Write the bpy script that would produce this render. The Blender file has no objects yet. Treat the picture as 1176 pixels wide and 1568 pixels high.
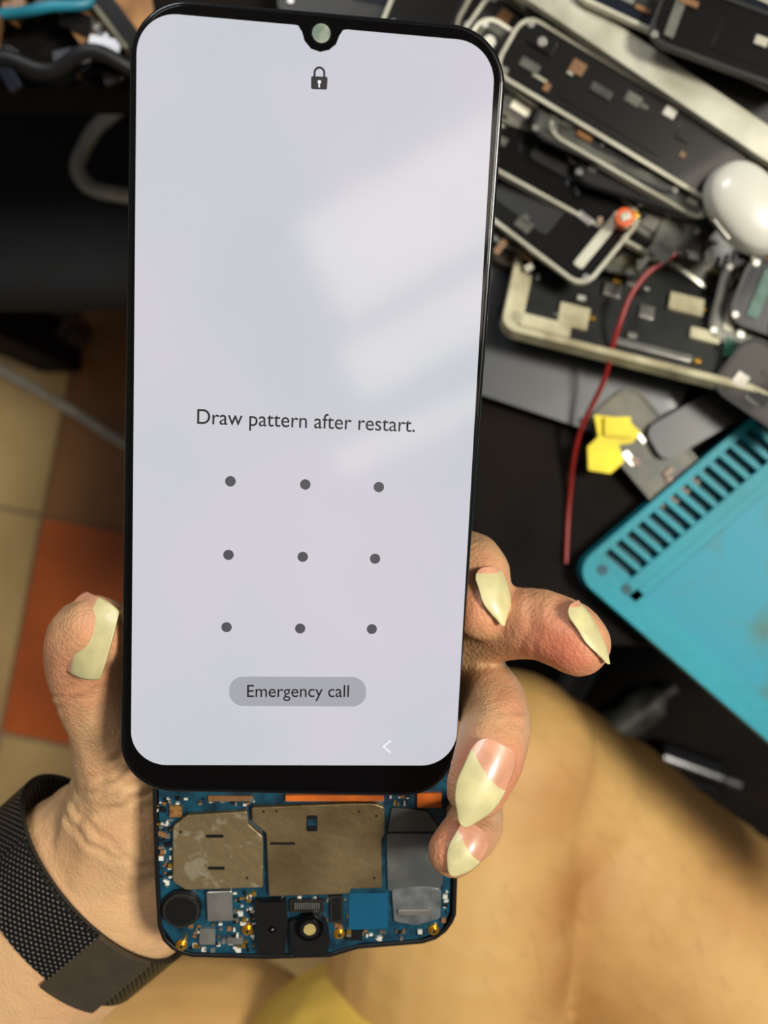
import bpy, bmesh, math, random
import numpy as np
from mathutils import Vector, Matrix, Euler
random.seed(7); np.random.seed(7)
F=1500.0; H=1.15
scene=bpy.context.scene
scene.view_settings.view_transform='Standard'
def W(u,v,d): return Vector(((u-600)/F*d,(800-v)/F*d,H-d))

# ---------------- materials ----------------
def lin(c):
    o=[]
    for x in c[:3]:
        x=x/255.0
        o.append(x/12.92 if x<=0.04045 else ((x+0.055)/1.055)**2.4)
    return (o[0],o[1],o[2],1.0)
def mat(name,col,rough=0.5,metal=0.0,var=0.15,scale=60,bump=0.0,bscale=None,col2=None,coat=0.0,trans=0.0,emit=None,estr=0.0,sss=0.0,spec=0.5,lo=0.35,hi=0.65):
    m=bpy.data.materials.new(name); m.use_nodes=True
    nt=m.node_tree; b=nt.nodes['Principled BSDF']
    c=lin(col)
    tc=nt.nodes.new('ShaderNodeTexCoord')
    nz=nt.nodes.new('ShaderNodeTexNoise'); nz.inputs['Scale'].default_value=scale; nz.inputs['Detail'].default_value=5
    nt.links.new(tc.outputs['Object'],nz.inputs['Vector'])
    cr=nt.nodes.new('ShaderNodeValToRGB')
    c2=lin(col2) if col2 else tuple(x*(1-var) for x in c[:3])+(1,)
    c1=c if col2 else tuple(min(1,x*(1+var)) for x in c[:3])+(1,)
    cr.color_ramp.elements[0].position=lo; cr.color_ramp.elements[0].color=c2
    cr.color_ramp.elements[1].position=hi; cr.color_ramp.elements[1].color=c1
    nt.links.new(nz.outputs['Fac'],cr.inputs['Fac'])
    nt.links.new(cr.outputs['Color'],b.inputs['Base Color'])
    b.inputs['Roughness'].default_value=rough; b.inputs['Metallic'].default_value=metal
    b.inputs['Specular IOR Level'].default_value=spec
    b.inputs['Coat Weight'].default_value=coat; b.inputs['Coat Roughness'].default_value=0.03
    b.inputs['Transmission Weight'].default_value=trans
    if emit: b.inputs['Emission Color'].default_value=lin(emit); b.inputs['Emission Strength'].default_value=estr
    if bump>0:
        n2=nt.nodes.new('ShaderNodeTexNoise'); n2.inputs['Scale'].default_value=bscale or scale*4; n2.inputs['Detail'].default_value=6
        nt.links.new(tc.outputs['Object'],n2.inputs['Vector'])
        bp=nt.nodes.new('ShaderNodeBump'); bp.inputs['Strength'].default_value=bump; bp.inputs['Distance'].default_value=0.001
        nt.links.new(n2.outputs['Fac'],bp.inputs['Height']); nt.links.new(bp.outputs['Normal'],b.inputs['Normal'])
    return m

M_black=mat('black_gloss',(3,3,4),0.06,var=0.1,spec=.3)
M_rim=mat('black_rim',(6,6,7),0.2,coat=0.3,spec=.3)
M_screen=mat('screen_display',(0,0,0),0.09,scale=14,spec=0.5)
nt=M_screen.node_tree; b=nt.nodes['Principled BSDF']; b.inputs['Emission Strength'].default_value=1.0
for l in list(nt.links):
    if l.to_socket==b.inputs['Base Color']: nt.links.remove(l)
b.inputs['Base Color'].default_value=(0.01,0.01,0.01,1)
cr=[n for n in nt.nodes if n.type=='VALTORGB'][0]
cr.color_ramp.elements[0].color=lin((196,201,208)); cr.color_ramp.elements[1].color=lin((211,205,214))
nt.links.new(cr.outputs['Color'],b.inputs['Emission Color'])
M_ink=mat('screen_ink',(26,26,30),0.3,var=0.02)
M_inkg=mat('screen_dot',(20,20,22),0.3,var=0.02,emit=(78,78,82),estr=1.0)
M_pill=mat('screen_button',(0,0,0),0.1,emit=(168,168,176),estr=1.0)
M_white=mat('screen_white',(0,0,0),0.1,emit=(240,240,250),estr=1.0)
M_lens=mat('lens_glass',(105,120,110),0.1,scale=400,col2=(150,155,140),coat=1)
M_pcb=mat('pcb_blue',(10,68,88),0.35,scale=300,col2=(4,34,50),coat=0.3)
M_shield=mat('shield_metal',(156,136,98),0.36,metal=0.8,scale=70,col2=(124,106,74),bump=0.15,bscale=500)
M_shield2=mat('shield_metal_worn',(140,122,88),0.42,metal=0.7,scale=260,col2=(166,156,130),bump=0.2,bscale=500,lo=0.36,hi=0.44)
M_silver=mat('silver_metal',(190,188,180),0.3,metal=0.9,scale=200)
M_solder=mat('smd_white',(190,190,180),0.4,scale=300)
M_brown=mat('smd_brown',(120,84,50),0.4,scale=300)
M_gold=mat('gold_screw',(220,170,70),0.25,metal=0.9,scale=300)
M_orange=mat('orange_flex',(180,88,22),0.4,scale=150,var=0.3)
M_frost=mat('frosted_film',(96,94,88),0.3,scale=70,col2=(64,66,66),coat=0.3)
M_dark=mat('dark_plastic',(13,13,14),0.4,scale=80,bump=0.1,spec=.35)
M_coin=mat('coin_metal',(52,50,46),0.35,metal=0.6,scale=200)
def skinmat(name,base,tint_col,sc=60,bs=260,bstr=0.35,rough=.45,amp=.22):
    m=bpy.data.materials.new(name); m.use_nodes=True
    nt=m.node_tree; b=nt.nodes['Principled BSDF']
    tc=nt.nodes.new('ShaderNodeTexCoord')
    at=nt.nodes.new('ShaderNodeAttribute'); at.attribute_name='tint'
    nz=nt.nodes.new('ShaderNodeTexNoise'); nz.inputs['Scale'].default_value=sc; nz.inputs['Detail'].default_value=8; nz.inputs['Roughness'].default_value=.65
    nt.links.new(tc.outputs['Object'],nz.inputs['Vector'])
    mp=nt.nodes.new('ShaderNodeMapRange'); mp.inputs[1].default_value=0.3; mp.inputs[2].default_value=0.7; mp.inputs[3].default_value=-0.12; mp.inputs[4].default_value=amp
    nt.links.new(nz.outputs['Fac'],mp.inputs[0])
    ad=nt.nodes.new('ShaderNodeMath'); ad.operation='ADD'; ad.use_clamp=True
    nt.links.new(at.outputs['Fac'],ad.inputs[0]); nt.links.new(mp.outputs[0],ad.inputs[1])
    mx=nt.nodes.new('ShaderNodeMix'); mx.data_type='RGBA'
    mx.inputs[6].default_value=lin(base); mx.inputs[7].default_value=lin(tint_col)
    nt.links.new(ad.outputs[0],mx.inputs[0]); nt.links.new(mx.outputs[2],b.inputs['Base Color'])
    b.inputs['Roughness'].default_value=rough; b.inputs['Specular IOR Level'].default_value=.4
    b.inputs['Subsurface Weight'].default_value=0.2; b.inputs['Subsurface Radius'].default_value=(1,0.35,0.15); b.inputs['Subsurface Scale'].default_value=0.003
    vo=nt.nodes.new('ShaderNodeTexVoronoi'); vo.inputs['Scale'].default_value=bs*3.5
    n2=nt.nodes.new('ShaderNodeTexNoise'); n2.inputs['Scale'].default_value=bs; n2.inputs['Detail'].default_value=7
    for q in (vo,n2): nt.links.new(tc.outputs['Object'],q.inputs['Vector'])
    a2=nt.nodes.new('ShaderNodeMath'); a2.operation='MULTIPLY_ADD'; a2.inputs[1].default_value=0.6
    nt.links.new(vo.outputs['Distance'],a2.inputs[0]); nt.links.new(n2.outputs['Fac'],a2.inputs[2])
    bp=nt.nodes.new('ShaderNodeBump'); bp.inputs['Strength'].default_value=bstr; bp.inputs['Distance'].default_value=0.001
    nt.links.new(a2.outputs[0],bp.inputs['Height']); nt.links.new(bp.outputs['Normal'],b.inputs['Normal'])
    return m
M_hand=skinmat('hand_skin',(200,160,116),(194,106,80),bs=340,bstr=.28)
M_leg=skinmat('leg_skin',(204,162,98),(160,104,54),sc=25,bs=160,bstr=.3,rough=.6,amp=.1)  # second colour: skin mottling and painted leg shade
M_bed=mat('nail_bed',(196,140,110),0.35,scale=200,coat=0.2)
M_nail=mat('nail_cream',(194,184,134),0.42,scale=250,var=0.1,coat=0.1)
M_hair=mat('body_hair',(70,44,24),.6)

# ---------------- mesh helpers ----------------
def link(ob,parent=None):
    scene.collection.objects.link(ob)
    if parent is not None: ob.parent=parent
    return ob
def empty(name,M=None):
    e=bpy.data.objects.new(name,None); e.empty_display_size=0.02; scene.collection.objects.link(e)
    if M is not None: e.matrix_world=M
    return e
def rpoly(pts,r,n=6):
    out=[]; N=len(pts)
    rr=r if isinstance(r,(list,tuple)) else [r]*N
    for i in range(N):
        p=Vector(pts[i][:2]); a=Vector(pts[i-1][:2]); c=Vector(pts[(i+1)%N][:2]); R=rr[i]
        if R<=0: out.append(p); continue
        da=(a-p); dc=(c-p); k=min(R,da.length*.5,dc.length*.5)
        A=p+da.normalized()*k; C=p+dc.normalized()*k
        for j in range(n+1):
            t=j/n; ct,st=math.cos(t*math.pi/2),math.sin(t*math.pi/2)
            out.append(p+(A-p)*(1-st)+(C-p)*(1-ct))
    return out
def mesh_obj(name,verts,faces,mats,parent=None,smooth=False,fm=None):
    me=bpy.data.meshes.new(name); me.from_pydata([tuple(v) for v in verts],[],faces); me.update()
    for m in (mats if isinstance(mats,list) else [mats]): me.materials.append(m)
    if fm:
        for p,k in zip(me.polygons,fm): p.material_index=k
    if smooth:
        for p in me.polygons: p.use_smooth=True
    ob=bpy.data.objects.new(name,me); return link(ob,parent)
class MB:
    """accumulates prisms in one mesh"""
    def __init__(s): s.v=[]; s.f=[]; s.m=[]; s.mats=[]
    def mi(s,m):
        if m not in s.mats: s.mats.append(m)
        return s.mats.index(m)
    def prism(s,pts,z0,z1,m,T=None,top=None):
        n=len(pts); base=len(s.v)
        area=sum(pts[i][0]*pts[(i+1)%n][1]-pts[(i+1)%n][0]*pts[i][1] for i in range(n))
        if area<0: pts=list(reversed(pts))
        for z in (z0,z1):
            for p in pts:
                q=Vector((p[0],p[1],z)); s.v.append(T@q if T is not None else q)
        k=s.mi(m)
        s.f.append([base+i for i in reversed(range(n))]); s.m.append(k)
        s.f.append([base+n+i for i in range(n)]); s.m.append(s.mi(top) if top else k)
        for i in range(n):
            j=(i+1)%n; s.f.append([base+i,base+j,base+n+j,base+n+i]); s.m.append(k)
    def box(s,cx,cy,w,h,z0,z1,m,T=None,r=0,rot=0,top=None):
        c,sn=math.cos(rot),math.sin(rot)
        pts=[(-w/2,-h/2),(w/2,-h/2),(w/2,h/2),(-w/2,h/2)]
        if r>0: pts=rpoly(pts,r,4)
        pts=[(cx+p[0]*c-p[1]*sn,cy+p[0]*sn+p[1]*c) for p in pts]
        s.prism(pts,z0,z1,m,T,top)
    def disc(s,cx,cy,r,z0,z1,m,T=None,n=28):
        s.prism([(cx+r*math.cos(2*math.pi*i/n),cy+r*math.sin(2*math.pi*i/n)) for i in range(n)],z0,z1,m,T)
    def ring(s,outer,inner,z0,z1,m,T=None):
        n=len(outer); base=len(s.v); k=s.mi(m)
        for z in (z0,z1):
            for L in (outer,inner):
                for p in L:
                    q=Vector((p[0],p[1],z)); s.v.append(T@q if T is not None else q)
        o0,i0,o1,i1=base,base+n,base+2*n,base+3*n
        for i in range(n):
            j=(i+1)%n
            s.f+= [[o1+i,o1+j,i1+j,i1+i],[o0+j,o0+i,i0+i,i0+j],[o0+i,o0+j,o1+j,o1+i],[i0+j,i0+i,i1+i,i1+j]]; s.m+=[k]*4
    def make(s,name,parent=None,bevel=0,seg=2):
        ob=mesh_obj(name,s.v,s.f,s.mats,parent,fm=s.m)
        bm=bmesh.new(); bm.from_mesh(ob.data); bmesh.ops.recalc_face_normals(bm,faces=bm.faces); bm.to_mesh(ob.data); bm.free()
        if bevel>0:
            md=ob.modifiers.new('bevel','BEVEL'); md.width=bevel; md.segments=seg; md.limit_method='ANGLE'; md.angle_limit=math.radians(40)
            for p in ob.data.polygons: p.use_smooth=True
            md.harden_normals=True
        return ob
def tube(name,pts,r,m,parent=None):
    cu=bpy.data.curves.new(name,'CURVE'); cu.dimensions='3D'; cu.bevel_depth=r; cu.bevel_resolution=4; cu.resolution_u=10; cu.use_fill_caps=True
    sp=cu.splines.new('BEZIER'); sp.bezier_points.add(len(pts)-1)
    for bp,p in zip(sp.bezier_points,pts):
        bp.co=p; bp.handle_left_type='AUTO'; bp.handle_right_type='AUTO'
    cu.materials.append(m)
    tmp=bpy.data.objects.new(name+'_c',cu); scene.collection.objects.link(tmp)
    dg=bpy.context.evaluated_depsgraph_get(); me=bpy.data.meshes.new_from_object(tmp.evaluated_get(dg))
    bpy.data.objects.remove(tmp)
    for p in me.polygons: p.use_smooth=True
    return link(bpy.data.objects.new(name,me),parent)

# ---------------- phone pose (camera match) ----------------
wph=0.0747
corn=[(203,-10),(797,43),(708,1248),(186,1238)]
def proj(par):
    rx,ry,rz,x,y,d,h=par
    R=Euler((rx,ry,rz)).to_matrix(); o=[]
    for sx,sy in ((-1,1),(1,1),(1,-1),(-1,-1)):
        p=R@Vector((sx*wph/2,sy*h/2,0))+Vector((x,y,-d))
        o+=[600+F*p.x/-p.z,800-F*p.y/-p.z]
    return np.array(o)
tgt=np.array([c for q in corn for c in q],float)
par=np.array([0.0,0,0,-0.017,0.02,0.2,0.159])
for it in range(60):
    r=proj(par)-tgt; J=np.zeros((8,7))
    for k in range(7):
        e=np.zeros(7); e[k]=1e-5
        J[:,k]=(proj(par+e)-proj(par-e))/2e-5
    par=par-np.linalg.lstsq(J,r,rcond=None)[0]*0.7
print('POSE',par,'res',np.abs(proj(par)-tgt).max())
hph=par[6]
PM=Matrix.Translation((par[3],par[4],H-par[5]))@Euler(par[:3]).to_matrix().to_4x4()
PMi=PM.inverted()
cam0=Vector((0,0,H))
def ph(u,v,z=0.0):
    o=PMi@cam0; dd=(PMi.to_3x3()@(W(u,v,1.0)-cam0))
    t=(z-o.z)/dd.z; q=o+dd*t; return (q.x,q.y)
def pl(L,z=0.0): return [ph(u,v,z) for u,v in L]

# ---------------- phone display ----------------
disp=empty('smartphone_display',PM)
b=MB()
out=rpoly([(-wph/2,-hph/2),(wph/2,-hph/2),(wph/2,hph/2),(-wph/2,hph/2)],0.0115,12)
b.prism(out,-0.0032,-0.0004,M_rim)
o=b.make('frame',disp,0.0008,3)
b=MB()
s=0.0009
out2=rpoly([(-wph/2+s,-hph/2+s),(wph/2-s,-hph/2+s),(wph/2-s,hph/2-s),(-wph/2+s,hph/2-s)],0.0108,12)
b.prism(out2,-0.001,0.0,M_black); b.make('glass',disp,0.0003,2)
sc=pl([(204.5,1195),(711,1196),(775,67),(214,17)])
b=MB(); b.prism(rpoly(sc,[0.0078]*4,12),-0.0002,0.00006,M_screen); b.make('screen',disp)
zn=0.00012
nl=pl([(455,24),(455,36.3),(466,40),(472,50),(476,64),(486,76),(500,81),(514,78),(525,69),(530,56),(536,47),(549,44.5),(549,30)],zn)
b=MB(); b.prism(nl,0,zn,M_black); cx,cy=ph(502,52,zn); b.disc(cx,cy,0.0021,zn,zn+0.00003,M_rim); b.disc(cx,cy,0.0018,zn,zn+0.00006,M_lens); b.make('camera_notch',disp)
zu=0.00009
b=MB()
for (u,v) in [(360,752),(477,757),(592,761),(357,867),(473,870),(586,873),(354,980),(469,982),(581,983)]:
    x,y=ph(u,v,zu); b.disc(x,y,0.00112,0,zu,M_inkg)
b.make('pattern_dots',disp)
b=MB()
p=pl([(358,1103),(572,1104),(572,1058),(358,1057)],zu); b.prism(rpoly(p,0.0031,8),0,zu,M_pill); b.make('emergency_button',disp)
b=MB()
p=pl([(486,139),(511,140),(512,120),(486,119)],zu); b.prism(rpoly(p,0.0003,3),0,zu,M_ink)
cx,cy=ph(499,117,zu); ro,ri=0.00118,0.00075
arc=[(cx+ro*math.cos(a),cy+0.0004+ro*math.sin(a)) for a in np.linspace(0,math.pi,14)]
arci=[(cx+ri*math.cos(a),cy+0.0004+ri*math.sin(a)) for a in np.linspace(math.pi,0,14)]
b.prism([(cx+ro,cy-0.0006)]+arc+[(cx-ro,cy-0.0006),(cx-ri,cy-0.0006)]+arci+[(cx+ri,cy-0.0006)],0,zu,M_ink)
cx,cy=ph(499,128,zu); b.disc(cx,cy,0.00036,0,zu+0.00003,M_white,n=14); b.box(cx,cy-0.0006,0.0003,0.0009,0,zu+0.00003,M_white)
b.make('lock_icon',disp)
b=MB()
b.prism(pl([(610,1156),(612,1158),(601,1166.5),(611,1175),(609,1177),(597,1166.5)],zu),0,zu,M_white); b.make('back_arrow',disp)
def text(name,body,ul,vb,ur,vr,m,z):
    cu=bpy.data.curves.new(name,'FONT'); cu.body=body; cu.size=1.0; cu.space_character=1.0; cu.offset=0.003
    tmp=bpy.data.objects.new('t',cu); scene.collection.objects.link(tmp)
    dg=bpy.context.evaluated_depsgraph_get(); me=bpy.data.meshes.new_from_object(tmp.evaluated_get(dg)); bpy.data.objects.remove(tmp)
    xs=[v.co.x for v in me.vertices]; x0,x1=min(xs),max(xs)
    A=Vector(ph(ul,vb,z)); B=Vector(ph(ur,vr,z)); L=(B-A).length; k=L/(x1-x0); ang=math.atan2((B-A).y,(B-A).x)
    for v in me.vertices:
        x=(v.co.x-x0)*k; y=v.co.y*k*1.06
        v.co=(A.x+x*math.cos(ang)-y*math.sin(ang),A.y+x*math.sin(ang)+y*math.cos(ang),z)
    me.materials.clear(); me.materials.append(m)
    return link(bpy.data.objects.new(name,me),disp)
text('prompt_text','Draw pattern after restart.',308,662,648,675,M_ink,zu)
text('button_text','Emergency call',386,1089,545,1089,M_ink,zu+0.00005)

# ---------------- main board chassis ----------------
OFF=-0.0135
CM=PM@Matrix.Translation((0,0,OFF)); CMi=CM.inverted()
def ch(u,v,z=0.0):
    o=CMi@cam0; dd=(CMi.to_3x3()@(W(u,v,1.0)-cam0)); t=(z-o.z)/dd.z; q=o+dd*t; return (q.x,q.y)
def cl(L,z=0.0): return [ch(u,v,z) for u,v in L]
brd=empty('smartphone_mainboard_chassis',CM)
Z1=0.0005
b=MB()
outl=[(237,1190),(238,1240),(242,1380),(246,1448),(254,1470),(268,1484),(284,1492),(300,1496),(420,1499),(516,1496),(560,1483),(660,1475),(682,1468),(698,1456),(708,1442),(713,1430),(716,1340),(712,1250),(712,1190),(750,620),(205,600)]
P=cl(outl,Z1)
b.prism(P,-0.0055,-0.0008,M_dark)
def shrink(P,k):
    n=len(P); o=[]
    area=sum(P[i][0]*P[(i+1)%n][1]-P[(i+1)%n][0]*P[i][1] for i in range(n)); sg=1 if area>0 else -1
    for i in range(n):
        a=Vector(P[i-1]);p=Vector(P[i]);q=Vector(P[(i+1)%n])
        d1=(p-a).normalized(); d2=(q-p).normalized(); nn=Vector((-(d1+d2).y,(d1+d2).x)).normalized()*sg
        o.append(p+nn*k)
    return o
b.ring([Vector(x) for x in P],shrink(P,0.0011),-0.0008,0.0006,M_dark)
b.make('chassis_tray',brd,0.0003)
b=MB()
b.prism(cl([(248,1190),(249,1440),(275,1478),(300,1488),(398,1490),(520,1488),(560,1474),(655,1467),(690,1452),(702,1425),(704,1350),(700,1190)],0),-0.0008,0,M_pcb)
b.prism(cl([(545,1395),(606,1395),(606,1450),(545,1452)]),0,0.0002,mat('pcb_chip_blue',(8,72,100),0.35,var=0.08))
b.make('mainboard_pcb',brd)
b=MB(); zs=0.0016
b.prism(rpoly(cl([(292,1274),(386,1268),(388,1288),(411,1308),(411,1387),(290,1391),(270,1378),(270,1292)],zs),0.0005,4),0,zs,M_shield2)
b.prism(rpoly(cl([(393,1262),(548,1256),(585,1256),(601,1262),(601,1305),(596,1310),(597,1388),(548,1389),(546,1397),(420,1401),(416,1302),(394,1284)],zs),0.0005,4),0,zs,M_shield)
b.prism(rpoly(cl([(322,1395),(362,1393),(364,1440),(324,1441)],zs),0.0004,4),0,0.0014,M_silver)
b.make('metal_shields',brd,0.00025,2)
b=MB(); z=zs+0.00004
def rect(u0,v0,u1,v1,za,zb,m): b.prism(cl([(u0,v0),(u1,v0),(u1,v1),(u0,v1)],zb),za,zb,m)
for q in [(322,1304,349,1309),(325,1354,351,1359),(422,1316,461,1320)]: rect(*q,zs,z,M_dark)
rect(479,1274,496,1299,zs,z,M_dark); rect(481,1280,494,1290,z,z+0.00003,M_pcb)
for (u,v) in [(412,1268),(432,1267),(561,1268),(588,1275),(585,1372),(386,1372),(282,1300)]:
    x,y=ch(u,v,z); b.disc(x,y,0.0003,zs,z,M_dark,n=12)
b.make('shield_slots',brd)
b=MB()
b.prism(rpoly(cl([(612,1262),(668,1268),(690,1300),(692,1380),(686,1392),(606,1392),(604,1312)],0.0008),0.0006,3),0,0.0008,M_frost)
b.prism(rpoly(cl([(612,1390),(660,1385),(690,1390),(688,1435),(650,1446),(616,1440)],0.001),0.0008,3),0,0.001,mat('plastic_bracket',(110,112,112),0.3,scale=120,col2=(40,46,52),coat=0.5))
rect(606,1300,690,1303,0.0008,0.001,M_dark)
rect(622,1422,672,1430,0.001,0.0016,M_silver)
b.make('antenna_module',brd,0.0002)
b=MB(); x,y=ch(283,1423,0.0018); b.disc(x,y,0.0048,0,0.0012,M_dark,n=40); b.disc(x,y,0.0044,0,0.002,M_coin,n=40); b.disc(x,y,0.0038,0.002,0.0021,M_dark,n=40); b.make('vibration_motor',brd,0.00015)
b=MB()
b.prism(rpoly(cl([(399,1412),(447,1410),(449,1440),(446,1493),(402,1491)],0.0028),0.0003,3),0,0.0028,M_dark)
x,y=ch(426,1452,0.0028); b.disc(x,y,0.0009,0.0028,0.003,M_black); b.disc(x,y,0.0003,0.003,0.00305,M_silver,n=12)
b.prism(rpoly(cl([(452,1440),(510,1438),(516,1470),(512,1493),(455,1494)],0.002),0.0006,3),0,0.0018,M_dark)
x,y=ch(484,1452,0.003); b.disc(x,y,0.0033,0,0.0028,M_black,n=36); b.disc(x,y,0.0024,0.0028,0.0031,M_dark,n=30); b.disc(x,y,0.0015,0.0031,0.0032,mat('lens_gold',(190,170,110),0.2,metal=0.4,scale=500),n=24)
b.make('camera_modules',brd,0.0002)
b=MB()
rect(446,1243,600,1252,0.0,0.0009,M_orange); rect(652,1240,690,1262,0,0.001,M_orange); rect(325,1244,395,1252,0,0.0006,M_brown)
rect(265,1259,284,1277,0,0.0007,mat('copper_pad',(176,128,70),0.4,metal=0.4,scale=900,col2=(110,74,40)))
rect(453,1406,506,1426,0,0.0009,M_coin); rect(458,1410,501,1422,0.0009,0.0011,M_dark)
for i in range(12): rect(460+i*3.4,1411,461.8+i*3.4,1421,0.0011,0.0013,M_silver)
rect(516,1400,536,1442,0,0.0009,M_coin); rect(520,1404,532,1438,0.0009,0.0011,M_dark)
rect(312,1452,336,1476,0,0.0009,M_silver); rect(355,1466,380,1476,0,0.001,M_silver); rect(540,1455,566,1470,0,0.0006,M_dark)
for (u,v) in [(386,1455),(530,1461),(678,1455),(283,1479)]:
    x,y=ch(u,v,0.001); b.disc(x,y,0.0014,0,0.0006,M_gold,n=20); b.disc(x,y,0.0009,0.0006,0.0013,M_gold,n=16); b.disc(x,y,0.0004,0.0013,0.00135,M_dark,n=6)
b.make('connectors_and_screws',brd,0.0001)
b=MB()
for (u0,v0,u1,v1,n) in [(250,1282,267,1385,40),(366,1395,397,1448,44),(290,1444,398,1486,60),(545,1455,660,1468,32),(250,1246,400,1258,30),(602,1244,650,1260,12),(420,1402,540,1408,22),(690,1385,700,1440,10),(508,1428,545,1458,10),(246,1258,268,1290,10)]:
    for i in range(n):
        u=random.uniform(u0,u1); v=random.uniform(v0,v1); x,y=ch(u,v,0.0005)
        w,h=random.choice([(0.0006,0.0003),(0.0003,0.0006),(0.0009,0.0005),(0.0005,0.0009),(0.0011,0.0011)])
        b.box(x,y,w,h,0,random.uniform(0.0003,0.0007),random.choice([M_solder,M_solder,M_brown,M_silver,M_dark,M_gold]))
b.make('smd_components',brd)

# ---------------- organic bodies ----------------
def blob_mesh(name,chains,voxel,smooth,m,parent,tint_spots=(),step=0.2,extra=None):
    bm=bmesh.new()
    for ch_ in chains:
        N=[(W(*c[:3]),c[3]/1000.0,(c[4] if len(c)>4 else 1.0)) for c in ch_]
        for i in range(len(N)-1):
            p0=N[max(i-1,0)];p1=N[i];p2=N[i+1];p3=N[min(i+2,len(N)-1)]
            L=(p2[0]-p1[0]).length; n=max(2,int(L/(min(p1[1],p2[1])*step)))
            for k in range(n+(1 if i==len(N)-2 else 0)):
                t=k/n
                def cr(a,b_,c,d): return 0.5*((2*b_)+(-a+c)*t+(2*a-5*b_+4*c-d)*t*t+(-a+3*b_-3*c+d)*t**3)
                pos=cr(p0[0],p1[0],p2[0],p3[0]); r=p1[1]+(p2[1]-p1[1])*(t*t*(3-2*t)); sq=p1[2]+(p2[2]-p1[2])*t
                bmesh.ops.create_icosphere(bm,subdivisions=2 if r<.02 else 3,radius=1,matrix=Matrix.Translation(pos)@Matrix.Diagonal((r,r,r*sq,1)))
    me=bpy.data.meshes.new(name+'_raw'); bm.to_mesh(me); bm.free()
    tmp=bpy.data.objects.new(name+'_raw',me); scene.collection.objects.link(tmp)
    md=tmp.modifiers.new('r','REMESH'); md.mode='VOXEL'; md.voxel_size=voxel
    md=tmp.modifiers.new('s','SMOOTH'); md.factor=0.5; md.iterations=smooth
    dg=bpy.context.evaluated_depsgraph_get(); out=bpy.data.meshes.new_from_object(tmp.evaluated_get(dg)); bpy.data.objects.remove(tmp)
    out.name=name; out.materials.clear(); out.materials.append(m)
    n=len(out.vertices); co=np.empty(n*3,np.float32); out.vertices.foreach_get('co',co); co=co.reshape(-1,3)
    no=np.empty(n*3,np.float32); out.vertices.foreach_get('normal',no); no=no.reshape(-1,3)
    if extra: co=extra(co,no); out.vertices.foreach_set('co',co.astype(np.float32).ravel())
    ti=np.zeros(n,np.float32)
    for (u,v,d,R,s) in tint_spots:
        c=np.array(W(u,v,d)); dd=np.linalg.norm(co-c,axis=1); ti=np.maximum(ti,s*np.exp(-(dd/R)**2))
    a=out.attributes.new('tint','FLOAT','POINT'); a.data.foreach_set('value',ti)
    for p in out.polygons: p.use_smooth=True
    ob=bpy.data.objects.new(name,out); link(ob,parent); return ob,co,no

person=empty('seated_person',Matrix.Translation((0,-0.3,0.6)))
PI=Matrix.Translation((0,0.3,-0.6))
def fixp(ob): ob.matrix_parent_inverse=PI; return ob
creases=[ # (u,v,d, axis du,dv, depth mm, radius)
 (782,1120,.214,-.25,1,.5,.012),(790,1105,.216,-.15,1,.4,.012),(776,1132,.212,-.3,1,.3,.011),
 (105,1078,.222,.5,1,.5,.014),(115,1092,.224,.5,1,.35,.014),(100,1064,.221,.45,1,.25,.012),
 (825,965,.215,1,.15,.4,.012),(836,966,.215,1,.15,.3,.012),(745,1270,.222,-.4,1,.4,.01),
 (200,1165,.235,.9,.8,.5,.02),(198,1185,.235,.8,.9,.35,.02),(200,1208,.235,.7,1,.55,.02),(205,1250,.238,.5,1,.5,.02),(190,1232,.238,.6,1,.3,.02),
 (110,1300,.24,-.6,.8,.4,.03),(130,1280,.24,-.55,.8,.3,.03)]
def crease(co,no):
    for (u,v,d,du,dv,dep,R) in creases:
        c=np.array(W(u,v,d)); ax=np.array((du,-dv,0.0)); ax/=np.linalg.norm(ax); pe=np.array((-ax[1],ax[0],0))
        rel=co-c; al=rel@ax; la=rel@pe; al=al+8*la*la*(1 if dep>.35 else -1)+.0004*np.sin(la*900); dist=np.linalg.norm(rel,axis=1)
        w=(np.exp(-(al/0.0009)**2)-.4*np.exp(-((np.abs(al)-.0022)/0.0014)**2))*np.clip(1-(dist/R)**2,0,1)
        co=co-no*(w*dep/1000*1.1)[:,None]
    return co
def hairs(name,co,no,n,filt,gd,L,rad,seed):
    rng=np.random.RandomState(seed); idx=[i for i in rng.permutation(len(co)) if no[i][2]>.1 and filt(co[i])][:n]
    vs=[];fs=[]
    for i in idx:
        p=Vector(co[i]); nn=Vector(no[i]); d=Vector(gd)+Vector(rng.normal(0,.35,3)); d=(d-nn*d.dot(nn)).normalized()
        s=nn.cross(d).normalized(); l=L*rng.uniform(.5,1.2); pts=[p,p+d*l*.5+nn*l*.22+s*l*rng.normal(0,.05),p+d*l+nn*l*.25+s*l*rng.normal(0,.18)]
        for q,r in zip(pts,(rad,rad*.8,rad*.2)):
            for a in (0,2.094,4.189): vs.append(q+s*math.cos(a)*r+nn*math.sin(a)*r)
        b0=len(vs)-9
        for k in (0,3):
            for a in range(3): fs.append([b0+k+a,b0+k+(a+1)%3,b0+k+3+(a+1)%3,b0+k+3+a])
    return fixp(mesh_obj(name,vs,fs,M_hair,person,True))
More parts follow.
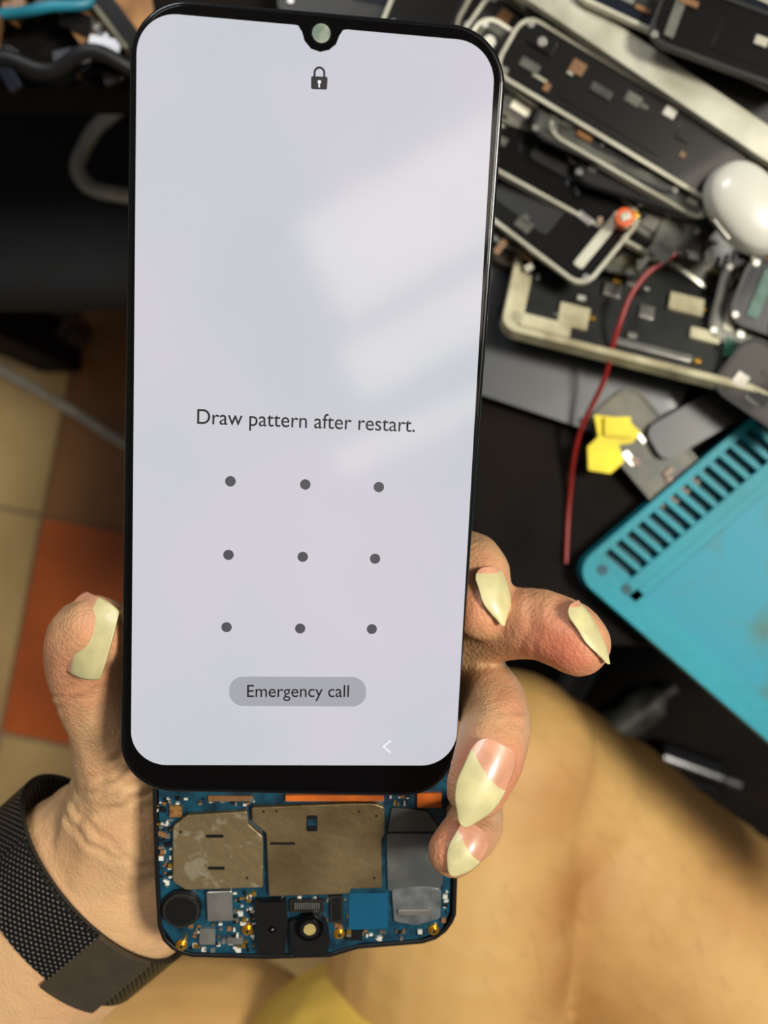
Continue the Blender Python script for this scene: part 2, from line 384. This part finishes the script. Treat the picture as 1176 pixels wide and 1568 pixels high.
hand_chains=[
 [(-860,2300,.33,44,.9),(-310,1800,.29,36,.8),(-25,1545,.272,30,.72),(150,1385,.264,28,.70),(250,1320,.264,25,.68)],
 [(170,1370,.264,20,.8),(360,1180,.262,14,.9),(510,1040,.26,11,1)],
 [(170,1380,.264,20,.8),(380,1240,.262,14,.9),(570,1090,.262,11,1)],
 [(180,1390,.264,20,.8),(400,1280,.262,14,.9),(590,1150,.263,11,1)],
 [(190,1390,.264,20,.8),(400,1330,.262,13,.9),(570,1235,.263,10,1)],
 [(150,1385,.262,20,.8),(200,1285,.255,18.5,.85),(200,1200,.247,14,.95),(164,1115,.235,10.2),(136,1052,.226,9.5),(132,1003,.219,9.2),(150,986,.215,8.4)],
 [(510,1040,.26,11),(640,940,.253,9.5),(715,885,.242,8.8),(742,892,.230,8.4),(748,935,.224,7.8),(750,955,.222,7)],
 [(570,1090,.262,11),(670,1025,.25,9.5),(748,985,.236,9.2),(830,974,.222,8.6),(885,992,.216,8.3),(903,1006,.214,7.6)],
 [(590,1150,.263,11),(680,1080,.252,9.5),(748,1078,.240,9.2),(773,1120,.222,8.5),(765,1180,.209,8.0),(745,1232,.205,6.9)],
 [(570,1235,.263,10),(670,1225,.255,8.2),(728,1250,.243,7.6),(742,1285,.229,7.2),(722,1315,.217,6.5),(708,1330,.214,6)],
]
tint_spots=[(160,990,.208,.010,.4),(100,1050,.215,.014,.5),(75,1020,.219,.01,.35),(770,930,.215,.012,.5),(860,1035,.208,.014,.85),(840,1010,.206,.012,.4),(790,1230,.2,.012,.6),(720,1180,.2,.01,.6),(690,1300,.21,.01,.6),(760,1300,.21,.01,.5),(780,880,.215,.014,.35),(800,1100,.22,.012,.25)]
hob,hco,hno=blob_mesh('hand_and_forearm',hand_chains,0.00085,9,M_hand,person,tint_spots,extra=crease); fixp(hob)
wrp=W(-60,1560,.25)
hairs('forearm_hair',hco,hno,260,lambda c:(c[0]<wrp.x+.012),(.6,-.5,0),.010,.00004,1)
def nail(name,base,tip,width,nrm,bed=0.42,arch=0.0012,endw=0.3,curv=0.35,pw=2.0,slant=0.0):
    A=W(*base);B=W(*tip);t=(B-A);L=t.length;t.normalize();n=Vector(nrm).normalized();s=t.cross(n).normalized();n=s.cross(t).normalized()
    NI,NJ=90,36; vs=[];fs=[];fm=[]
    for i in range(NI+1):
        q=i/NI
        w=(0.35+0.65*math.sqrt(max(0,1-(1-min(1,q/0.22))**2)))
        if q>0.5: w=1-(1-endw)*((q-0.5)/0.5)**pw
        for j in range(NJ+1):
            x=(j/NJ*2-1)
            p=A+t*(L*(q-(0.12*x*x*q*q)))+s*(x*w*width/2)+n*(arch*math.sin(math.pi*q)-curv*width*0.5*(x*w)**2)
            vs.append(p)
    for i in range(NI):
        for j in range(NJ):
            a=i*(NJ+1)+j; fs.append([a,a+1,a+NJ+2,a+NJ+1]); x=((j+.5)/NJ*2-1)
            fm.append(0 if (i+.5)/NI<bed+0.06*(1-x*x)-.03-slant*x else 1)
    ob=mesh_obj(name,vs,fs,[M_bed,M_nail],person,True,fm); fixp(ob)
    md=ob.modifiers.new('so','SOLIDIFY'); md.thickness=0.0006; md.offset=0
    return ob
nail('thumb_nail',(98,980,.2135),(172,1012,.2065),.0180,(-.35,.1,1),bed=.48,endw=.84,curv=.28,arch=.0016,slant=.06)
nail('index_nail',(764,886,.2180),(786,978,.2150),.0080,(.6,.0,1),bed=.10,endw=.2)
nail('middle_nail',(899,940,.2105),(951,1038,.2080),.0080,(.75,.5,.6),bed=.06,endw=.22,curv=.45)
nail('ring_nail',(783,1162,.2000),(723,1291,.1970),.0100,(.12,.1,1),bed=.36,endw=.40,pw=2.3,slant=.14)
nail('little_nail',(749,1294,.2100),(705,1367,.2075),.0075,(.05,.1,1),bed=.42,endw=.42,slant=.14)

# legs
leg_chains=[[(560,2300,.56,95),(665,1850,.53,78),(700,1500,.512,64),(762,1240,.51,53),(790,1185,.51,48)],
 [(790,1185,.515,47),(850,1270,.55,63),(930,1370,.572,81),(1150,1570,.592,91),(1500,1900,.61,84),(1900,2300,.62,60)]]
leg,lco,lno=blob_mesh('folded_leg',leg_chains,0.003,3,M_leg,person,[(880,1250,.47,.03,.5),(888,1400,.48,.03,.8),(880,1530,.48,.03,.7),(980,1580,.5,.06,.4),(1180,1340,.52,.05,.5),(740,1130,.46,.03,.5)]); fixp(leg)  # tint spots paint shade into the leg crease and edges
hairs('leg_hair',lco,lno,1300,lambda c: c[0]>.02,(.5,-.7,0),.014,.00006,2)
leg2,_a,_b=blob_mesh('other_leg',[[(420,2400,.58,90),(400,2000,.56,88),(335,1722,.54,78),(-150,1800,.54,58),(-700,2050,.60,52),(-1100,2500,.66,34)]],0.0035,3,M_leg,person,[(330,1540,.47,.05,.6)]); fixp(leg2)  # tint spot darkens this thigh's colour as painted shade
M_cloth=mat('shorts_cloth',(222,184,84),0.85,scale=30,var=0.1,bump=0.3,bscale=900,spec=.2)
sh,_a,_b=blob_mesh('shorts',[[(330,2350,.57,100),(490,2050,.54,96),(575,1750,.50,79,1.0)],[(560,2350,.57,100),(650,2000,.53,92),(640,1800,.50,74)]],0.0035,4,M_cloth,person,[]); fixp(sh)

# ---------------- wrist watch ----------------
M_mesh=bpy.data.materials.new('milanese_mesh'); M_mesh.use_nodes=True
nt=M_mesh.node_tree; bs=nt.nodes['Principled BSDF']; uv=nt.nodes.new('ShaderNodeUVMap')
ws=[]
for rot in (0.9,-0.9):
    mpn=nt.nodes.new('ShaderNodeMapping'); mpn.inputs['Rotation'].default_value=(0,0,rot); nt.links.new(uv.outputs[0],mpn.inputs[0])
    wv=nt.nodes.new('ShaderNodeTexWave'); wv.inputs['Scale'].default_value=260; nt.links.new(mpn.outputs[0],wv.inputs[0]); ws.append(wv)
mm=nt.nodes.new('ShaderNodeMath'); mm.operation='MULTIPLY'; nt.links.new(ws[0].outputs['Fac'],mm.inputs[0]); nt.links.new(ws[1].outputs['Fac'],mm.inputs[1])
rp=nt.nodes.new('ShaderNodeValToRGB'); rp.color_ramp.elements[0].color=lin((8,8,8)); rp.color_ramp.elements[0].position=.3; rp.color_ramp.elements[1].color=lin((100,94,80)); rp.color_ramp.elements[1].position=.9
nt.links.new(mm.outputs[0],rp.inputs[0]); nt.links.new(rp.outputs[0],bs.inputs['Base Color'])
bs.inputs['Metallic'].default_value=.5; bs.inputs['Roughness'].default_value=.4
bp=nt.nodes.new('ShaderNodeBump'); bp.inputs['Distance'].default_value=.0006; bp.inputs['Strength'].default_value=.8; nt.links.new(mm.outputs[0],bp.inputs['Height']); nt.links.new(bp.outputs[0],bs.inputs['Normal'])
M_clasp=mat('clasp_metal',(84,74,58),0.4,metal=0.6,scale=200,var=0.1)
wc=W(130,1385,.2655); fdir=(W(-310,1800,.29)-W(250,1320,.264)).normalized(); sd=fdir.cross(Vector((0,0,1))).normalized()
if sd.x<0: sd=-sd
up=sd.cross(fdir).normalized()
if up.z<0: up=-up
watch=empty('wristwatch',Matrix.Translation(wc))
def band(name,a0,a1,a,bb,width,th,m,off=0.0,n=96,bev=0):
    vs=[];fs=[];uvs=[]
    closed=abs((a1-a0)-2*math.pi)<1e-3
    K=n if closed else n+1
    for i in range(K):
        th_=a0+(a1-a0)*i/n
        for (rr,ww) in ((0,-1),(0,1),(-th,1),(-th,-1)):
            p=sd*((a+rr)*math.cos(th_))+up*((bb+rr)*math.sin(th_))+fdir*(off+ww*width/2)
            vs.append(p)
    for i in range(n):
        j=(i+1)%K
        for k in range(4):
            l=(k+1)%4; fs.append([i*4+k,j*4+k,j*4+l,i*4+l]); uvs.append((i,k))
    if not closed: fs+= [[0,1,2,3],[n*4+3,n*4+2,n*4+1,n*4]]; uvs+=[(0,0),(n,0)]
    ob=mesh_obj(name,vs,fs,m,watch,False)
    ul=ob.data.uv_layers.new(name='UVMap'); arc=(a1-a0)*(a+bb)/2/n
    for p,(i,k) in zip(ob.data.polygons,uvs):
        l=list(p.loop_indices)
        for q,idx in enumerate(l):
            ii=i+(1 if q in (1,2) else 0); kk=0 if q in (0,1) else width
            ul.data[idx].uv=(ii*arc,kk)
    if bev: 
        md=ob.modifiers.new('b','BEVEL'); md.width=bev; md.segments=2; md.limit_method='ANGLE'; md.angle_limit=math.radians(50)
    return ob
band('mesh_band',0,2*math.pi,.0318,.0226,.0195,.0014,M_mesh)
band('clasp',math.radians(38),math.radians(72),.0328,.0236,.0225,.0012,M_clasp,0.001,24,.0004)
band('band_end',math.radians(72),math.radians(130),.0326,.0234,.0185,.0008,M_mesh,0.0,40)
b=MB(); T=Matrix(((sd.x,fdir.x,-up.x,0),(sd.y,fdir.y,-up.y,0),(sd.z,fdir.z,-up.z,0),(0,0,0,1)))@Matrix.Translation((0,0,.0225))
b.disc(0,0,.019,0,.008,M_clasp,T,40); b.disc(0,0,.017,.008,.0085,M_black,T,40); b.make('watch_case',watch,.0008)

# ---------------- room ----------------
M_cream=mat('tile_cream',(188,160,108),0.35,scale=5,col2=(156,126,80),coat=0.2)
M_terra=mat('tile_terracotta',(186,92,36),0.35,scale=6,col2=(150,70,28),coat=0.2)
M_tshade=mat('tile_shaded',(146,100,60),0.35,scale=6,col2=(108,70,40),coat=0.2)  # terracotta browned, shade put into the tile colour
M_grout=mat('grout',(120,104,84),0.8)
b=MB(); rot=math.radians(-11); TT=0.265
ox,oy,_=W(0,1145,1.15)
FT=Matrix.Translation((ox,oy,0))@Matrix.Rotation(rot,4,'Z')
b.box(0,0,5,5,-0.05,-0.004,M_grout,FT)
for i in range(-8,9):
    for j in range(-8,9):
        m=M_terra if (i==0 and j==0) or (i+2*j)%5==0 and i!=-1 else M_cream
        if i==0 and j==-1: m=M_cream
        if (i,j) in ((0,1),(1,2),(-2,0)): m=M_tshade
        b.box((i+.5)*TT,(j+.5)*TT,TT-.004,TT-.004,-0.004,0,m,FT)
b.make('floor')
b=MB(); b.box(0,0,5,5,2.7,2.75,mat('ceiling_paint',(190,186,176),0.9,scale=3,var=.03)); b.make('ceiling')

# unseen glowing panels added on the ceiling, shaped to mirror as screen glare
nW=(PM.to_3x3()@Vector((0,0,1))).normalized()
def mirror(u,v,zc=2.62):
    x,y=ph(u,v,0); P_=PM@Vector((x,y,0)); d=(P_-cam0).normalized(); r=d-2*d.dot(nW)*nW
    return P_+r*((zc-P_.z)/r.z)
M_glare=mat('glare_diffuser',(255,255,250),0.5,emit=(255,240,222),estr=3.6,scale=3)
M_house=mat('glare_housing',(220,220,220),0.5)
for k,(a,c_,wd) in enumerate([((505,430),(900,200),.20),((550,590),(900,400),.11),((530,728),(900,560),.05)]):
    A=mirror(*a);B=mirror(*c_); C=(A+B)/2; L=(B-A).length; ang=math.atan2((B-A).y,(B-A).x)
    e=empty('ceiling_glare_panel',Matrix.Translation((C.x,C.y,2.66))@Matrix.Rotation(ang,4,'Z'))
    b=MB(); b.box(0,0,L+.03,wd+.03,-.03,.04,M_house); b.make('housing',e,.004)
    b=MB(); b.box(0,0,L,wd,-.034,-.03,M_glare); b.make('diffuser',e)
def area(name,loc,tgt_,sx,sy,en,col):
    l=bpy.data.lights.new(name,'AREA'); l.shape='RECTANGLE'; l.size=sx; l.size_y=sy; l.energy=en; l.color=col
    o=bpy.data.objects.new(name,l); scene.collection.objects.link(o); o.location=loc
    o.rotation_euler=(Vector(tgt_)-Vector(loc)).to_track_quat('-Z','Y').to_euler(); return o
area('key_light',(0.9,0.1,2.3),(0.1,-0.1,0.8),.35,.35,35,(1,.96,.86))
area('bench_light',(-0.5,1.2,2.2),(0.2,0,0.8),.6,.3,13,(.95,.97,1))
w=bpy.data.worlds.new('w'); scene.world=w; w.use_nodes=True
w.node_tree.nodes['Background'].inputs[0].default_value=(.9,.95,1,1); w.node_tree.nodes['Background'].inputs[1].default_value=.2

# ---------------- workbench ----------------
BD=.40; BZ=H-BD
M_bench=mat('bench_top',(20,13,8),0.75,scale=20,col2=(7,5,4),spec=.12)
def at(u,v,d=BD): q=W(u,v,d); return (q.x,q.y)
bench=empty('workbench',Matrix.Translation((0.5,0.4,0)))
BI=Matrix.Translation((-0.5,-0.4,0))
b=MB(); b.prism([at(-900,135),at(640,135),at(640,1010),at(3200,1010),at(3200,-1700),at(-900,-1700)],BZ-.03,BZ,M_bench)
for (u,v) in [(-850,80),(-850,-1600),(3100,-1600),(3100,930),(1500,930)]:
    x,y=at(u,v); b.box(x,y,.05,.05,0,BZ-.03,M_bench)
b.make('bench_top',bench,.002).matrix_parent_inverse=BI
b=MB(); q=[at(720,700,.8),at(2400,700,.8),at(2400,1500,.8),at(720,1500,.8)]  # added dark shelf, stands in for the shadow under the bench
b.prism(q,H-.83,H-.80,M_bench)
for (u,v) in [(760,740),(2350,740),(2350,1460),(760,1460)]:
    x,y=at(u,v,.8); b.box(x,y,.03,.03,0,H-.83,M_bench)
b.make('shade_shelf',bench,.002).matrix_parent_inverse=BI

# soldering mat
M_teal=mat('silicone_teal',(14,138,154),0.5,scale=25,col2=(22,124,134),bump=.15,bscale=300,spec=.3)
M_teal2=mat('silicone_teal_dirty',(20,132,152),0.5,scale=45,col2=(58,106,100),lo=.34,hi=.54,spec=.3)
M_teald=mat('silicone_teal_shaded',(8,70,82),0.6,scale=60)  # darker teal puts shade into the slot floors and holes
md_=.388
c0=W(892,893,md_); e1=(W(1189,640,md_)-c0)/384.0; e2=(W(1200,1158,md_)-c0)/400.0
def mp(s,t): p=c0+e1*s+e2*t; return (p.x-c0.x,p.y-c0.y)
smat=empty('soldering_mat',Matrix.Translation((c0.x,c0.y,BZ)))
b=MB()
S=1000;Tm=950
def mq(s0,t0,s1,t1,za,zb,m,r=0):
    p=[mp(s0,t0),mp(s1,t0),mp(s1,t1),mp(s0,t1)]
    if r: p=rpoly(p,r,5)
    b.prism(p,za,zb,m)
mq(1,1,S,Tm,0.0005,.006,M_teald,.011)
oq=rpoly([mp(0,0),mp(S,0),mp(S,Tm),mp(0,Tm)],.011,8); iq=rpoly([mp(30,13),mp(S-30,13),mp(S-30,Tm-30),mp(30,Tm-30)],.007,8)
b.ring(oq,iq,.0005,.0115,M_teal)
mq(30,70,S,88,.004,.0115,M_teal); 
s=46
while s<S-30:
    mq(s,10,s+9,72,.004,.0108,M_teal); s+=22
mq(26,10,46,72,.004,.0112,M_teal,0)
mq(30,88,S,Tm,.004,.0085,M_teal2)
mq(30,88,S,104,.004,.0102,M_teal); mq(28,88,48,Tm,.004,.0102,M_teal)
mq(200,300,560,314,.0085,.0098,M_teal);mq(200,300,214,700,.0085,.0098,M_teal)
for (s_,t_) in [(34,30),(36,78)]:
    x,y=mp(s_,t_); b.disc(x,y,.0022,.0115,.0117,M_teald)
b.make('silicone_sheet',smat,.0008)

# mid frame of a phone
M_fr=mat('frame_cream',(196,190,158),0.4,scale=60,col2=(140,130,100),bump=.2)
M_fi=mat('frame_inner',(46,47,44),0.45,scale=30,col2=(24,25,25),metal=.2)
def slabT(u,v,d,ang,tx=0,ty=0): return Matrix.Translation(W(u,v,d))@Matrix.Rotation(math.radians(ang),4,'Z')@Matrix.Rotation(math.radians(tx),4,'X')@Matrix.Rotation(math.radians(ty),4,'Y')
T=slabT(1085,505,.380,-14,-20,0)
mf=empty('phone_midframe',T); b=MB()
w_,h_=.150,.052
o_=rpoly([(-w_/2,-h_/2),(w_/2,-h_/2),(w_/2,h_/2),(-w_/2,h_/2)],.006,6); i_=rpoly([(-w_/2+.003,-h_/2+.003),(w_/2-.003,-h_/2+.003),(w_/2-.003,h_/2-.003),(-w_/2+.003,h_/2-.003)],.0045,6)
b.ring(o_,i_,-.002,.004,M_fr); b.prism(i_,-.002,.001,M_fi)
M_pg=mat('pcb_green',(20,76,58),.4,scale=300,col2=(60,110,90))
for (x,y,ww,hh,m) in [(-.070,-.010,.006,.024,M_fr),(-.060,-.019,.024,.006,M_fr),(-.048,-.012,.012,.010,M_fr),(-.035,.004,.007,.006,M_silver),(-.02,-.002,.006,.006,M_silver),(-.028,.01,.004,.004,M_silver),(-.005,.006,.014,.008,M_fr),(.004,-.006,.012,.005,M_fr),(0.022,-.004,.02,.018,M_pg),(.02,.0,.008,.006,M_silver),(.028,-.008,.005,.008,M_gold),(-.055,.012,.004,.004,M_silver),(-.042,.018,.012,.003,M_silver),(-.015,-.018,.03,.003,M_silver),(.05,0,.03,.03,M_fi)]:
    b.box(x,y,ww,hh,.001,.003,m,None,.0005)
for k in range(40):
    b.box(random.uniform(-.07,.07),random.uniform(-.022,.022),random.uniform(.001,.004),random.uniform(.001,.003),.001,.0025,random.choice([M_silver,M_solder,M_dark,M_gold,M_pg]))
b.make('frame_body',mf,.0004)
T=slabT(905,545,.394,-18,0,2); bc=empty('phone_back_cover',T); b=MB(); b.box(0,0,.095,.062,-.0008,.0012,mat('cover_grey',(34,38,41),.4,scale=20,coat=.1),None,.007,top=None); b.box(-.03,.012,.014,.022,.0012,.002,M_dark,None,.003); b.make('cover_shell',bc,.0005)

# pile
M_g=[mat('part_black',(9,9,9),.22,coat=.4,scale=40),mat('part_dark',(34,32,28),.4,scale=50,col2=(12,12,12)),mat('part_grey',(104,104,94),.4,scale=60,col2=(46,46,42),metal=.3),mat('part_silver',(212,209,190),.3,scale=40,col2=(166,162,142),metal=.3),mat('part_olive',(96,92,66),.45,scale=60,col2=(40,40,28)),mat('part_blueblack',(16,24,34),.22,scale=40,coat=.3)]
pile=MB()
def slab(u,v,d,L,Wd,ang,tx,ty,th,kind,rim=2):
    T=slabT(u,v,d,ang,tx,ty); L/=1000;Wd/=1000;th/=1000
    R=min(.007,Wd*.3)
    oo=rpoly([(-L/2,-Wd/2),(L/2,-Wd/2),(L/2,Wd/2),(-L/2,Wd/2)],R,4); k=.0014
    if Wd>.02:
        ii=rpoly([(-L/2+k,-Wd/2+k),(L/2-k,-Wd/2+k),(L/2-k,Wd/2-k),(-L/2+k,Wd/2-k)],R-.001,4)
        pile.ring(oo,ii,-th/2,th/2,M_g[rim],T); pile.prism(ii,-th/2,th/2-.0006,M_g[kind],T)
        if L>.05:
            sg=random.choice([-1,1])
            pile.box(sg*L*.08,0,L*.4,Wd*.6,th/2-.0006,th/2-.0002,random.choice([M_g[0],M_g[1],M_g[5]]),T,.002)
            pile.box(sg*L*.40,Wd*.24,L*.09,Wd*.22,th/2-.0006,th/2+.0008,M_g[0],T,.001); pile.disc(sg*L*.40,Wd*.24,Wd*.07,th/2+.0008,th/2+.001,M_silver,T,14)
            pile.box(-sg*L*.38,0,L*.06,Wd*.7,th/2-.0006,th/2+.0002,random.choice([M_g[3],M_brown,M_g[2],M_pg]),T,.001)
            for qx in (-.46,.46):
                for qy in (-.38,.38): pile.disc(L*qx,Wd*qy,.0013,th/2-.0006,th/2+.0002,M_silver,T,10)
        for q in range(random.randint(4,12)):
            x=random.uniform(-L*.4,L*.4); y=random.uniform(-Wd*.35,Wd*.35)
            pile.box(x,y,random.uniform(.001,.009),random.uniform(.001,.005),th/2-.0006,th/2+random.uniform(0,.001),random.choice([M_silver,M_g[2],M_dark,M_g[3],M_brown,M_g[0]]),T,0,0)
    else: pile.prism(oo,-th/2,th/2,M_g[kind],T)
L=[(1030,115,.350,125,11,-34,0,0,4,3),(1120,90,.356,120,44,-32,15,0,4,1),(900,215,.372,105,60,-27,-12,3,3,0),(1000,235,.364,70,30,-30,-15,0,3,2),
(960,80,.375,120,50,-30,10,0,4,0),(850,40,.38,120,60,-22,0,0,6,0),(1130,330,.385,120,60,-35,0,6,4,4),(1060,330,.368,42,9,65,0,12,3,2),
(850,330,.386,60,30,-25,0,0,4,4),(930,300,.38,90,24,-24,-20,0,3,0),(1140,180,.372,110,30,-36,-20,0,3,5),(1090,20,.345,90,28,-25,0,0,3,5),(980,30,.36,100,30,-38,0,0,3,0),
(840,390,.390,40,24,-20,0,0,3,3),(1100,420,.388,60,24,20,0,0,3,4),(700,-40,.385,130,60,-10,0,0,6,1),(1010,700,.393,50,26,-50,0,0,3,4),(1120,640,.39,60,16,30,0,0,3,1),(1000,190,.356,115,24,-31,12,0,2,0),
(960,215,.362,62,26,-24,-8,0,2,2),(880,130,.366,85,30,-33,-10,4,2,1),(900,365,.376,66,24,-12,-6,0,3,4),(830,300,.377,46,24,-40,6,4,2,2),(1010,300,.369,60,22,-38,10,0,2,1),(1150,60,.338,60,24,-20,0,0,3,0),(910,20,.362,70,30,-44,0,0,2,5),(790,330,.38,30,14,20,0,0,3,3)]
for l in L: slab(*l,rim=random.choice([1,2,3,3,4]))
for i in range(64):
    u=random.uniform(790,1500); v=random.uniform(-350,370)
    if 1040<u<1240 and v>200: continue
    if random.random()<.25: v=random.uniform(360,640); u=random.uniform(1200,1500)
    slab(u,v,random.uniform(.364,.388),random.uniform(25,80),random.uniform(14,42),random.gauss(-30,18),random.uniform(-12,12),random.uniform(-8,8),random.uniform(1,3),random.choice([0,0,0,5,1,1,2,4]),rim=random.choice([0,1,2,2,3]))
for i in range(240):
    u=random.uniform(770,1400); v=random.uniform(-200,430)
    T=slabT(u,v,random.uniform(.362,.392),random.gauss(-30,50),random.uniform(-20,20),random.uniform(-20,20))
    pile.box(0,0,random.uniform(.002,.009),random.uniform(.001,.004),0,random.uniform(.0006,.002),random.choice([M_g[2],M_g[3],M_g[4],M_silver,M_g[0],M_g[1],M_brown]),T,.0004)
pile.make('pile_of_phone_parts',None,.0003)

# clutter at the far-left end of the bench
M_card=mat('cardboard',(176,128,80),.8,scale=60,col2=(120,84,50)); M_cy=mat('cyan_rubber',(30,120,140),.4); M_bk=mat('black_rubber',(10,10,11),.5)
M_red=mat('red_wire',(130,24,16),.4); M_wcab=mat('grey_cable',(160,156,142),.4)
cb=empty('cardboard_scrap',slabT(170,38,.388,15,8,0)); b=MB(); b.prism([(-.012,-.008),(.018,-.006),(.02,.008),(.004,.012),(-.018,.008)],-.001,.001,M_card); b.box(-.002,.0,.012,.002,.001,.0016,M_solder); b.make('card_sheet',cb,.0003)
tube('cyan_cable',[W(-60,20,.39),W(10,22,.385),W(70,12,.38),W(150,-6,.385),W(120,-35,.388),W(50,-20,.388),W(0,-30,.39),W(80,-60,.39)],.0022,M_cy)
tube('black_cable',[W(-80,120,.392),W(0,90,.385),W(80,110,.385),W(140,80,.38),W(230,110,.385),W(330,40,.39)],.003,M_bk)
tube('red_wire',[W(1055,395,.365),W(1000,440,.366),W(965,515,.367),W(945,590,.376),W(905,680,.388),W(890,780,.398),W(884,880,.398)],.0010,M_red)
b=MB()
for i in range(26):
    T=slabT(random.uniform(-60,210),random.uniform(-40,120),random.uniform(.385,.392),random.uniform(0,180),random.uniform(-10,10),0)
    b.box(0,0,random.uniform(.008,.024),random.uniform(.003,.010),0,random.uniform(.002,.006),random.choice([M_g[4],M_g[1],M_g[0],M_g[0],M_g[5],M_brown]),T,.001)
b.make('scattered_small_parts',None,.0003)
M_yel=mat('yellow_tape',(226,204,14),.5,scale=60)
yt=empty('yellow_tape_piece',slabT(955,692,.386,-15,6,0)); b=MB(); b.prism([(-.010,.009),(.003,.011),(.010,.007),(.008,.002),(.003,.000),(.007,-.006),(.003,-.012),(-.006,-.013),(-.009,-.004),(-.006,.001)],0,.0012,M_yel); b.prism([(-.004,.002),(.006,.004),(.004,.012),(-.006,.009)],.0012,.003,M_yel); b.make('tape',yt,.0002)
oc=empty('orange_capacitor',slabT(972,345,.362,20)); b=MB(); b.disc(0,0,.0036,0,.005,mat('orange_part',(214,90,22),.35,coat=.5)); b.box(0,0,.004,.003,.005,.006,M_g[3]); b.box(.004,0,.004,.003,0,.003,M_gold); b.make('body',oc,.001)
ec=empty('earbuds_case',slabT(1168,326,.350,-52,0,0)); vs=[];fs=[]
NU,NV=36,24; M_wp=mat('white_plastic',(204,202,188),.3,coat=.3,var=.03)
for j in range(NV+1):
    la=-math.pi/2+math.pi*j/NV
    for i in range(NU):
        lo_=2*math.pi*i/NU
        cs=lambda x: math.copysign(abs(x)**.85,x)
        g=1-(0.02 if j in(14,) else 0)
        vs.append((.0185*cs(math.cos(la))*cs(math.cos(lo_))*g,.0128*cs(math.cos(la))*cs(math.sin(lo_))*g,.009*cs(math.sin(la))))
for j in range(NV):
    for i in range(NU): fs.append([j*NU+i,j*NU+(i+1)%NU,(j+1)*NU+(i+1)%NU,(j+1)*NU+i])
mesh_obj('case_shell',vs,fs,M_wp,ec,True)
b=MB(); b.box(0,-.0128,.009,.0012,-.001,.002,M_silver); b.make('hinge',ec,.0003)
for k,(u,v,an,m) in enumerate([(990,1118,35,M_g[2]),(1080,1200,-20,M_g[0]),(900,1060,60,M_g[1])]):
    e=empty('small_bottle',Matrix.Translation(W(u,v,.784))@Matrix.Rotation(math.radians(an),4,'Z')@Matrix.Rotation(math.radians(90),4,'Y')); b=MB()
    b.disc(0,0,.015,-.03,.022,m); b.disc(0,0,.010,.022,.027,m); b.disc(0,0,.0075,.027,.042,M_g[1]); b.make('bottle',e,.002)

# ---------------- black office chair + cables on left ----------------
chair=empty('office_chair',Matrix.Translation(W(20,-60,.65).xy.to_3d()))
M_fab=mat('black_fabric',(12,13,17),.85,scale=50,bump=.3)
b=MB(); b.box(0,0,.44,.455,.43,.50,M_fab,None,.06); b.make('seat',chair,.025,4)
b=MB(); b.disc(0,0,.03,.08,.43,M_g[1]); 
for k in range(5):
    a=k*math.pi*2/5+.3; b.box(.11*math.cos(a),.11*math.sin(a),.22,.035,.06,.09,M_g[0],None,.01,a); b.disc(.20*math.cos(a),.20*math.sin(a),.022,0,.06,M_g[0])
b.box(0,.24,.05,.02,.44,.70,M_g[0]); b.make('base',chair,.003)
b=MB(); b.box(0,.25,.40,.04,.62,.70,M_fab,None,.015); b.make('backrest',chair,.012,3)
tube('grey_cable',[W(260,110,.60),W(190,165,.61),W(135,225,.63),W(125,275,.635),W(190,305,.635),W(300,300,.635)],.0048,M_wcab)
tube('floor_cable',[W(-200,480,1.14),W(0,578,1.14),W(110,640,1.14),W(200,695,1.14),W(420,780,1.14)],.0055,M_wcab)

# ---------------- camera ----------------
cd=bpy.data.cameras.new('cam'); cam=bpy.data.objects.new('camera',cd); scene.collection.objects.link(cam)
cam.location=(0,0,H); cam.rotation_euler=(0,0,0)
cd.sensor_fit='VERTICAL'; cd.sensor_height=36; cd.lens=F/1600*36; cd.clip_start=.005; cd.clip_end=50
cd.dof.use_dof=True; cd.dof.focus_distance=.205; cd.dof.aperture_fstop=13
scene.camera=cam
